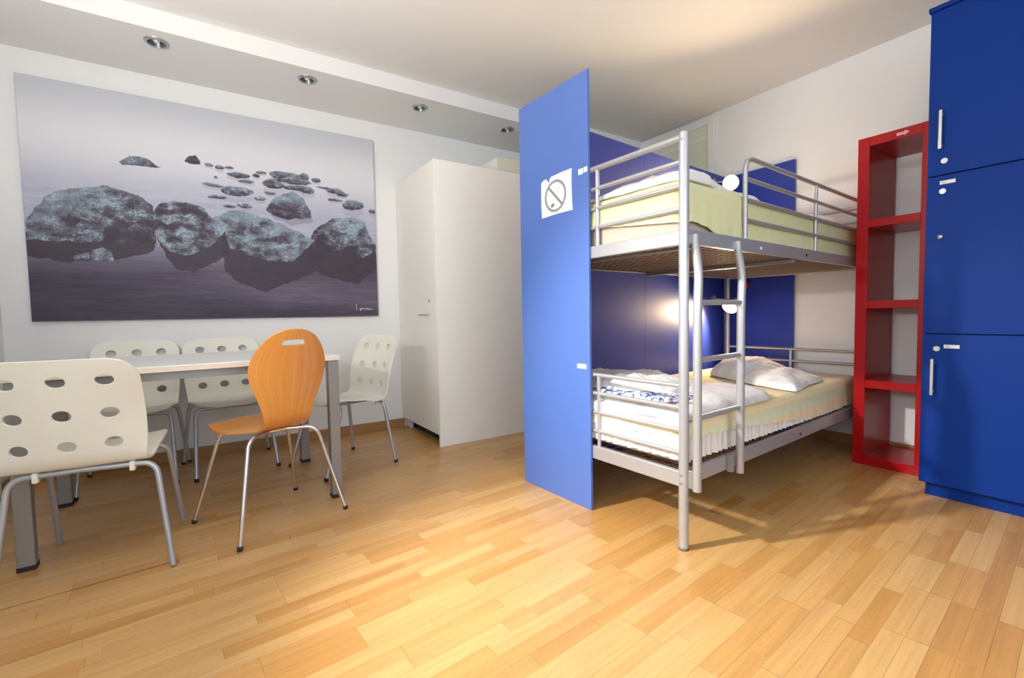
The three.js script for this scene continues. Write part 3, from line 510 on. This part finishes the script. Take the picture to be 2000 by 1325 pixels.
// ------------------------------------------------------------------ bunk bed. Local axes: x along the bed from the foot, z = 0 at the front side, -z to the back
const BED = [1.531, 0, -1.135], BT = 0.0732;
{
  const t = thing('bunk_bed', 'silver metal bunk bed with ladder and guard rail', 'bunk bed', BED, BT);
  const L = 2.087, Wd = 0.9255, fx = 0.024, HB = 1.62, R = 0.019;
  const foot = (b, y) => V(fx * b / Wd, y, -b), head = (b, y) => V(L, y, -b);
  for (const f of [foot, head]) for (const b of [0, Wd]) {
    const p = part('post', capped(f(b, 0.004), f(b, HB), R, 22), bedSilver, t);
    part('post_cap', capped(f(b, 0), f(b, 0.006), R + 0.0006, 22), legGrey, p);
    if (b === 0 && f === foot) for (const y of [1.24, 1.208, 1.588, 0.30, 0.268]) part('bolt', cyl(f(b, y).add(V(-R - 0.001, 0, 0.0)), f(b, y).add(V(-R + 0.006, 0, 0)), 0.006, 10), legGrey, p);
  }
  for (const f of [foot, head]) {
    for (const [i, y] of [1.601, 1.5107, 1.4201, 1.3338].entries()) part('end_rail', cyl(f(0, y), f(Wd, y), i ? 0.0095 : 0.0125, 14), bedSilver, t);
    for (const y of [0.6508, 0.5638, 0.474, 0.3848]) part('end_rail', cyl(f(0, y), f(Wd, y), 0.0095, 14), bedSilver, t);
    part('end_upright', cyl(f(0.447, 1.25), f(0.447, 1.601), 0.0095, 12), bedSilver, t); part('end_upright', cyl(f(0.447, 0.31), f(0.447, 0.6508), 0.0095, 12), bedSilver, t);
    for (const [y0, y1] of [[1.1944, 1.2509], [0.2505, 0.3133]]) {
      const a = f(0, 0), b = f(Wd, 0), g = box(-0.012, 0.012, y0, y1, -Wd, 0, 0.005); if (f === foot) g.applyMatrix4(new THREE.Matrix4().makeShear(0, 0, 0, 0, -fx / Wd, 0)); part('end_board', g.translate(a.x, 0, 0), bedSilver, t);
    }
  }
  for (const [y0, y1] of [[1.20, 1.257], [0.255, 0.316]]) for (const z of [0, -Wd]) {
    const s = part('side_board', box(0.015, L - 0.015, y0, y1, z - 0.012, z + 0.012, 0.004), bedSilver, t);
    if (!z) for (const x of (y0 > 1 ? [0.60, 1.106] : [1.061])) part('bolt', cyl(V(x, (y0 + y1) / 2 - 0.005, 0.010), V(x, (y0 + y1) / 2 - 0.005, 0.0145), 0.0075, 10), y0 > 1 && x < 1 ? laminate : rubber, s);
  }
  // wire mesh bases
  for (const y of [1.205, 0.262]) {
    const w = [], r = 0.0022;
    for (let x = 0.06; x < L - 0.03; x += 0.05) w.push(cyl(V(x, y, -0.01), V(x, y, -Wd + 0.01), r, 5));
    for (let z = -0.05; z > -Wd + 0.02; z -= 0.055) w.push(cyl(V(0.03, y + 0.004, z), V(L - 0.03, y + 0.004, z), r, 5));
    const m = part('wire_base', w, meshWire, t); m.userData.kind = 'stuff';
    part('cross_bar', box(1.0, 1.04, y - 0.022, y - 0.003, -Wd + 0.01, -0.01, 0.003), legGrey, t);
    part('cross_bar', box(0.07, 0.10, y - 0.016, y - 0.003, -Wd + 0.01, -0.01, 0.003), legGrey, t);
  }
  // guard rail on the upper bunk
  part('guard_rail', bent([V(0.474, 1.25, 0), V(0.474, 1.6152, 0), V(L, 1.6152, 0)], 0.0105, 0.06), bedSilver, t);
  for (const y of [1.5218, 1.4313, 1.3409]) part('guard_rail', cyl(V(0.474, y, 0), V(L, y, 0), 0.0092, 12), bedSilver, t);
  part('guard_upright', cyl(V(1.254, 1.25, 0), V(1.254, 1.612, 0), 0.0092, 12), bedSilver, t);
  // ladder
  for (const x of [0.012, 0.343]) {
    const s = part('ladder_stile', bent([V(x + 0.04, 1.235, 0.013), V(x + 0.035, 1.19, 0.018), V(x + 0.008, 1.09, 0.05), V(x, 0.95, 0.05), V(x, 0.245, 0.05)], 0.0165, 0.05, 16), bedSilver, t);
    part('ladder_hook', box(x - 0.012 - (x > 0.2 ? 0.03 : 0), x + 0.012 - (x > 0.2 ? 0.03 : 0), 0.25, 0.322, 0.013, 0.038, 0.003), legGrey, s);
  }
  for (const y of [0.974, 0.754, 0.53]) part('ladder_rung', cyl(V(0.012, y, 0.05), V(0.343, y, 0.05), 0.0105, 14), bedSilver, t);
}

// ------------------------------------------------------------------ bedding
function sheetOver(a0, a1, b0, b1, yTop, edge, amp, sd) {   // fitted sheet: smooth top, rounded shoulders, wavy lower edge. edge(x, b) -> y
  const N = 220, r = 0.055, P = [], I = [], U = [];
  const per = []; const corner = (cx, cb, t0) => { for (let k = 0; k <= 6; k++) { const t = t0 + k / 6 * Math.PI / 2; per.push([cx + r * Math.cos(t), cb + r * Math.sin(t), Math.cos(t), Math.sin(t)]); } };
  const line = (p, q, n, nx, nb) => { for (let k = 1; k < n; k++) per.push([mix(p[0], q[0], k / n), mix(p[1], q[1], k / n), nx, nb]); };
  corner(a1 - r, b1 - r, 0); line([a1 - r, b1], [a0 + r, b1], 60, 0, 1); corner(a0 + r, b1 - r, Math.PI / 2); line([a0, b1 - r], [a0, b0 + r], 44, -1, 0); corner(a0 + r, b0 + r, Math.PI); line([a0 + r, b0], [a1 - r, b0], 90, 0, -1); corner(a1 - r, b0 + r, Math.PI * 1.5); line([a1, b0 + r], [a1, b1 - r], 30, 1, 0);
  const ca = (a0 + a1) / 2, cb = (b0 + b1) / 2, rows = [];
  const wob = (x, b) => amp * (fbm(x * 5, b * 5, 3, sd) + 0.5 * ridge(x * 7 + b * 3, b * 5, 3, sd + 5));
  for (const k of [0, 0.2, 0.4, 0.55, 0.7, 0.8, 0.88, 0.94]) rows.push(per.map(p => [mix(ca, p[0], k), yTop + wob(mix(ca, p[0], k), mix(cb, p[1], k)) * 0.7, mix(cb, p[1], k)]));
  for (const t of [0.15, 0.4, 0.65, 0.9]) { const q = t * Math.PI / 2, rr = 0.03; rows.push(per.map(p => [p[0] - p[2] * rr * (1 - Math.sin(q)), yTop - rr * (1 - Math.cos(q)) + wob(p[0], p[1]) * 0.6, p[1] - p[3] * rr * (1 - Math.sin(q))])); }
  for (let k = 0; k <= 14; k++) { const t = k / 14; rows.push(per.map((p, i) => { const e = edge(p[0], p[1]), y = mix(yTop - 0.032, e, t), o = 0.004 + amp * 0.9 * (fbm(i * 0.16, y * 14, 3, sd + 9)) + 0.006 * t * t + 0.003 * t * Math.sin(i * 1.9 + 3 * noise(i * 0.3, 2, sd)); return [p[0] + p[2] * o, y, p[1] + p[3] * o]; })); }
  const n = per.length;
  rows.forEach((row, j) => row.forEach((p, i) => { P.push(p[0], p[1], -p[2]); U.push(i / n * 6, j < 12 ? 2 + p[0] * 0.12 : p[1] * 2.2); }));
  for (let j = 0; j < rows.length - 1; j++) for (let i = 0; i < n; i++) { const a = j * n + i, b = j * n + (i + 1) % n, c = a + n, d = b + n; I.push(a, c, b, b, c, d); }
  const g = new THREE.BufferGeometry(); g.setAttribute('position', new THREE.Float32BufferAttribute(P, 3)); g.setAttribute('uv', new THREE.Float32BufferAttribute(U, 2)); g.setIndex(I); g.computeVertexNormals();
  const nn = g.attributes.normal; return g;
}
function lump(outline, y0, height, o = {}) {          // crumpled quilt or pillow: closed outline in (x, b), bulging top, flat underside
  const { folds = 0.02, sc = 6, sd = 1, pow = 0.5, tuck = 0.012, rings = 30, lift } = o;
  const curve = new THREE.CatmullRomCurve3(outline.map(p => V(p[0], 0, -p[1])), true, 'centripetal'), n = 132, rim = curve.getSpacedPoints(n).slice(0, n);
  const c = rim.reduce((s, p) => s.add(p), V(0, 0, 0)).multiplyScalar(1 / n), P = [], U = [], I = [];
  const add = (x, y, z) => { P.push(x, y, z); U.push(x * 1.6, z * 1.6); return P.length / 3 - 1; };
  const top = (x, z, k) => { const body = Math.pow(Math.max(0, 1 - k ** 4), pow), f = folds * (0.8 * fbm(x * sc, z * sc, 4, sd) + ridge(x * sc * 0.7 + 1.3 * fbm(x * 3, z * 3, 2, sd + 3), z * sc * 0.7, 4, sd + 7) * 0.8); return y0 + tuck * 0.5 + body * (height * (lift ? lift(x, -z) : 1) + f); };
  const center = add(c.x, top(c.x, c.z, 0), c.z); let prev = null;
  for (let r = 1; r <= rings; r++) {
    const k = r / rings, cur = rim.map((p, i) => { const j = 1 + (k > 0.85 ? 0.035 * fbm(i * 0.35, 3.3, 3, sd + 11) : 0), x = mix(c.x, p.x, k * j), z = mix(c.z, p.z, k * j); return add(x, top(x, z, k), z); });
    cur.forEach((v, i) => { const j = (i + 1) % n; if (!prev) I.push(center, v, cur[j]); else I.push(prev[i], v, cur[j], prev[i], cur[j], prev[j]); }); prev = cur;
  }
  const low = prev.map(v => add(mix(c.x, P[v * 3], 0.985), y0, mix(c.z, P[v * 3 + 2], 0.985))); prev.forEach((v, i) => { const j = (i + 1) % n; I.push(v, low[i], low[j], v, low[j], prev[j]); });
  const bot = add(c.x, y0, c.z); low.forEach((v, i) => I.push(v, bot, low[(i + 1) % n]));
  const g = new THREE.BufferGeometry(); g.setAttribute('position', new THREE.Float32BufferAttribute(P, 3)); g.setAttribute('uv', new THREE.Float32BufferAttribute(U, 2)); g.setIndex(I); g.computeVertexNormals(); return g;
}
const bedThing = (name, label, cat, geo, mat, piece, group) => { const t = thing(name, label, cat, BED, BT, group); part(piece, geo, mat, t); return t; };
bedThing('mattress', 'pale mattress on the upper bunk, showing below its yellow sheet', 'mattress', box(0.03, 2.05, 1.2125, 1.452, -0.905, -0.022, 0.03), mattressBeige, 'body');
bedThing('fitted_sheet', 'yellow green fitted sheet on the upper bunk mattress', 'sheet', sheetOver(0.024, 2.056, 0.016, 0.911, 1.458, (x, b) => x < 0.06 ? mix(1.285, 1.335, clamp(b / 0.5)) : b < 0.1 ? mix(1.292, 1.235, sstep(0.05, 0.42, x)) : 1.28, 0.006, 101), sheetGreenish, 'cloth');
bedThing('duvet', 'crumpled white duvet on top of the upper bunk', 'duvet', lump([[0.05, 0.10], [0.10, 0.03], [0.45, 0.06], [0.8, 0.08], [1.0, 0.25], [1.0, 0.6], [0.85, 0.85], [0.4, 0.87], [0.06, 0.86], [0.045, 0.5]], 1.462, 0.04, { folds: 0.034, sc: 8, sd: 111, pow: 0.35, lift: (x, b) => 0.75 + 1.1 * Math.exp(-((b - 0.14) ** 2) * 30 - ((x - 0.15) ** 2) * 12) }), linenWhite, 'cover');
bedThing('pillow', 'white pillow at the head of the upper bunk', 'pillow', lump([[1.45, 0.12], [1.95, 0.10], [1.98, 0.7], [1.5, 0.72]], 1.462, 0.06, { folds: 0.008, sd: 121 }), linenWhite, 'cover');
{
  const t = thing('mattress', 'white mattress on the lower bunk, sagging over the end board', 'mattress', BED, BT);
  const g = new RoundedBoxGeometry(2.02, 0.165, 0.883, 4, 0.03), p = g.attributes.position;
  part('body', g.translate(1.04, 0.408, -0.4635), mattressWhite, t);
}
{
  const t = thing('fitted_sheet', 'pale yellow and green striped fitted sheet on the lower bunk mattress', 'sheet', BED, BT);
  part('cloth', sheetOver(0.022, 2.058, 0.014, 0.911, 0.497, (x, b) => x < 0.06 ? mix(0.43, 0.425, clamp(b / 0.5)) : b < 0.1 ? mix(0.432, 0.335, sstep(0.0, 1.5, x)) : 0.36, 0.004, 131), sheetYellow, t);
  // gathered elastic hem below the sheet
  const P = [], I = [], n = 420; for (let i = 0; i <= n; i++) { const u = i / n, foot = u < 0.32, x = foot ? 0.018 : 0.022 + (u - 0.32) / 0.68 * 1.7, b = foot ? 0.86 - u / 0.32 * 0.845 : 0.014, e = foot ? 0.43 : mix(0.432, 0.338, sstep(0.0, 1.5, x)), lo = foot ? mix(0.345, 0.352, u) : Math.min(e - 0.004, mix(0.338, 0.33, x)), w = 0.0045 * Math.sin(i * 0.95 + 2.2 * noise(i * 0.13, 4, 5)) + 0.003 * noise(i * 0.5, 1, 7); for (let k = 0; k < 4; k++) { const q = k / 3, o = w * (0.4 + q) + 0.002; P.push(foot ? x - o : x, mix(e + 0.006, lo, q), -(foot ? b : b - o)); } }
  for (let i = 0; i < n; i++) for (let k = 0; k < 3; k++) { const a = i * 4 + k; I.push(a, a + 1, a + 4, a + 1, a + 5, a + 4); }
  const g = new THREE.BufferGeometry(); g.setAttribute('position', new THREE.Float32BufferAttribute(P, 3)); g.setIndex(I); g.computeVertexNormals();
  part('gathered_hem', g, M([0.72, 0.68, 0.64], 0.95, 0, { side: THREE.DoubleSide }), t, 'white gathered hem');
}
{
  const t = thing('duvet', 'white duvet with a blue floral border heaped on the lower bunk', 'duvet', BED, BT);
  part('cover', lump([[0.03, 0.03], [0.25, 0.0], [0.55, 0.005], [0.80, 0.02], [0.86, 0.12], [0.80, 0.34], [0.66, 0.6], [0.6, 0.82], [0.3, 0.88], [0.035, 0.86], [0.03, 0.45]], 0.502, 0.065, { folds: 0.022, sc: 6, sd: 141, pow: 0.4, lift: (x, b) => 0.8 + 0.55 * Math.exp(-((b - 0.5) ** 2) * 9 - ((x - 0.42) ** 2) * 12) }), duvetCloth, t);
  {
    const P = [], I = [], n = 90; for (let i = 0; i <= n; i++) { const b = mix(0.03, 0.86, i / n), lo = 0.468 + 0.012 * noise(b * 9, 3, 5) - 0.012 * b, w = 0.003 * noise(b * 22, 5, 9); for (let k = 0; k < 6; k++) { const q = k / 5; P.push(mix(0.06, 0.0135, sstep(0, 0.45, q)) + w * q, mix(0.535, lo, q * q), -b); } for (let k = 5; k >= 0; k--) { const q = k / 5; P.push(mix(0.064, 0.019, sstep(0, 0.45, q)) + w * q, mix(0.525, lo, q * q), -b); } }
    for (let i = 0; i < n; i++) for (let k = 0; k < 11; k++) { const a = i * 12 + k; I.push(a, a + 12, a + 1, a + 1, a + 12, a + 13); }
    const g = new THREE.BufferGeometry(); g.setAttribute('position', new THREE.Float32BufferAttribute(P, 3)); g.setIndex(I); g.computeVertexNormals(); part('draped_edge', g, linenWhite, t);
  }
  part('floral_border', lump([[0.045, 0.16], [0.16, 0.10], [0.30, 0.115], [0.36, 0.19], [0.30, 0.21], [0.17, 0.19], [0.10, 0.30], [0.085, 0.55], [0.12, 0.78], [0.06, 0.8], [0.045, 0.5]], 0.556, 0.018, { folds: 0.014, sc: 12, sd: 151 }), floralCloth, t, 'blue floral border');
  part('folded_layer', lump([[0.09, 0.34], [0.16, 0.18], [0.36, 0.2], [0.52, 0.34], [0.55, 0.6], [0.45, 0.8], [0.15, 0.78]], 0.56, 0.055, { folds: 0.03, sc: 8, sd: 161 }), duvetCloth, t);
}
bedThing('pillow', 'rumpled white pillow on the lower bunk', 'pillow', lump([[1.06, 0.015], [1.09, 0.01], [1.30, 0.045], [1.56, 0.06], [1.60, 0.07], [1.62, 0.30], [1.72, 0.60], [1.71, 0.66], [1.56, 0.655], [1.41, 0.68], [1.37, 0.66], [1.22, 0.42], [1.12, 0.22]], 0.502, 0.062, { folds: 0.03, sc: 5.5, sd: 173, pow: 0.5, lift: (x, b) => 0.75 + 1.25 * Math.exp(-((b - 0.50) ** 2) * 18 - ((x - 1.5) ** 2) * 10) }), linenWhite, 'cover');

// ------------------------------------------------------------------ bed lamps on the back board
function bedLamp(label, bulb, aim, power) {
  const t = thing('reading_lamp', label, 'lamp', bulb.toArray(), 0, 'reading lamps at the bed head'), d = aim.clone().normalize(), q = new THREE.Quaternion().setFromUnitVectors(V(0, -1, 0), d);
  const sh = new THREE.LatheGeometry([[0.058, -0.012], [0.056, 0.01], [0.046, 0.04], [0.028, 0.062], [0.014, 0.072], [0.012, 0.10], [0.0001, 0.102]].map(p => new THREE.Vector2(...p)), 28).applyQuaternion(q);
  part('shade', sh, M([0.70, 0.66, 0.60], 0.4, 0.2, { side: THREE.DoubleSide }), t);
  part('bulb', new THREE.SphereGeometry(0.045, 20, 14).scale(1, 0.75, 1).translate(0, 0.006, 0).applyQuaternion(q), new THREE.MeshStandardMaterial({ color: 0xffffff, emissive: new THREE.Color().setRGB(1, 0.82, 0.55), emissiveIntensity: 9 }), t);
  const back = V(0, 0.085, 0).applyQuaternion(q), wallZ = -2.104 - (bulb.x + back.x - 0.07 - 1.472) * 0.0912 + 0.004 - bulb.z;
  part('arm', bent([back, V(back.x - 0.05, back.y + 0.01, wallZ * 0.6), V(back.x - 0.07, back.y + 0.015, wallZ)], 0.006, 0.03), brushed, t);
  part('wall_plate', cyl(V(back.x - 0.07, back.y + 0.015, wallZ + 0.014), V(back.x - 0.07, back.y + 0.015, wallZ), 0.03, 20), brushed, t);
  const l = new THREE.SpotLight(new THREE.Color().setRGB(1, 0.72, 0.42), power, 0, 1.2, 0.35, 2); l.castShadow = true; l.shadow.radius = 2.5;
  l.position.copy(d).multiplyScalar(0.05); l.target.position.copy(d); t.add(l, l.target);
}
bedLamp('lit reading lamp above the upper bunk, aimed into the room', V(3.44, 1.935, -2.125), V(-0.85, -0.28, 0.48), LAMP_UP);
bedLamp('lit reading lamp above the pillow of the lower bunk, aimed downwards', V(3.45, 0.972, -2.13), V(-0.80, -0.62, 0.02), LAMP_LOW);

// ------------------------------------------------------------------ red shelf and blue lockers
{
  const t = thing('shelf_unit', 'tall narrow glossy red open shelf unit beside the blue lockers', 'shelf', [3.26, 0, -1.213]);
  const D = 0.4, w = 0.355, T = 0.058, H = 1.935;
  part('side_board', box(0, D, 0, H, 0, T, 0.002), lacquerRed, t); part('side_board', box(0, D, 0, H, w - T, w, 0.002), lacquerRed, t);
  part('top_board', box(0.0006, D, H - 0.053, H - 0.0005, T + 0.0004, w - T - 0.0004, 0.0015), lacquerRed, t);
  part('bottom_board', box(0.0006, D, 0.0005, 0.054, T + 0.0004, w - T - 0.0004, 0.0015), lacquerRed, t);
  for (const [a, b] of [[0.466, 0.514], [0.938, 0.984], [1.412, 1.457]]) part('shelf_board', box(0.0008, D, a, b, T + 0.0004, w - T - 0.0004, 0.0015), lacquerRed, t);
  const s = thing('arrow_sticker', 'small pale arrow shaped sticker on the top board of the red shelf', 'sticker', [3.2598, 1.906, -1.0]);
  const sh = new THREE.Shape([[-0.03, -0.008], [0.005, -0.008], [0.005, -0.014], [0.028, 0.002], [0.005, 0.016], [0.005, 0.008], [-0.03, 0.008]].map(p => new THREE.Vector2(...p)));
  part('print', new THREE.ExtrudeGeometry(sh, { depth: 0.0006, bevelEnabled: false }).rotateY(-Math.PI / 2), M([0.66, 0.42, 0.42], 0.7), s);
}
{
  const xF = 2.93, t = thing('locker_cabinet', 'tall dark blue locker cabinet with three stacked doors at the right edge', 'locker', [xF, 0, -0.803]);
  const D = 0.72, W = 0.62, in_ = 0.022;
  part('carcass', box(in_, D, 0.072, 2.325, 0.002, W, 0.002), lockerBlue, t);
  part('plinth', box(0.055, D, 0, 0.072, 0.012, W - 0.01, 0.002), lockerBlue, t);
  part('top_board', box(-0.008, D, 2.331, 2.352, -0.008, W + 0.008, 0.003), lockerBlue, t);
  const label = texture(128, 40, (u, v, x, y) => { const k = u > 0.1 && u < 0.42 && v > 0.35 && v < 0.7 && hash(x >> 3, y >> 3, 3) > 0.45 ? 150 : 226; return [k, k, k - 4]; });
  const lm = M([0.9, 0.9, 0.88], 0.6, 0, { map: label });
  const lab = (y, z) => { const g = new THREE.PlaneGeometry(0.056, 0.017).rotateY(-Math.PI / 2).translate(-0.0012, y, z); return [g]; };
  const lock = (d, y, z) => part('lock', [cyl(V(0.002, y, z), V(-0.005, y, z), 0.0125, 20), cyl(V(-0.005, y, z), V(-0.0075, y, z), 0.007, 16)], brushed, d);
  const bar = (d, y0, y1, z) => part('handle', [box(-0.034, -0.024, y0, y1, z - 0.0065, z + 0.0065, 0.003), box(-0.026, 0.002, y0 + 0.015, y0 + 0.025, z - 0.004, z + 0.004), box(-0.026, 0.002, y1 - 0.025, y1 - 0.015, z - 0.004, z + 0.004)], brushed, d);
  const door = (y0, y1) => part('door', box(0, in_ - 0.002, y0, y1, 0, W, 0.002), lockerBlue, t);
  const d1 = door(1.5645, 2.3285), d2 = door(0.8125, 1.5595), d3 = door(0.075, 0.8075);
  bar(d1, 1.68, 1.86, 0.052); lock(d1, 1.627, 0.063);
  part('label_strip', lab(1.527, 0.076), lm, d2); lock(d2, 1.486, 0.060); part('knob', new THREE.LatheGeometry([[0.0001, 0.02], [0.009, 0.018], [0.011, 0.012], [0.006, 0.006], [0.006, 0]].map(p => new THREE.Vector2(...p)), 16).rotateZ(Math.PI / 2).translate(0, 1.272, 0.058), brushed, d2);
  part('screw_hole', cyl(V(0.0005, 1.425, 0.060), V(-0.0006, 1.425, 0.060), 0.004, 10), darkGap, d2);
  lock(d3, 0.739, 0.055); part('label_strip', lab(0.751, 0.108), lm, d3); bar(d3, 0.514, 0.69, 0.046);
}
scene.traverse(o => { if (o.isMesh) o.castShadow = o.receiveShadow = true; });
renderer.render(scene, camera);
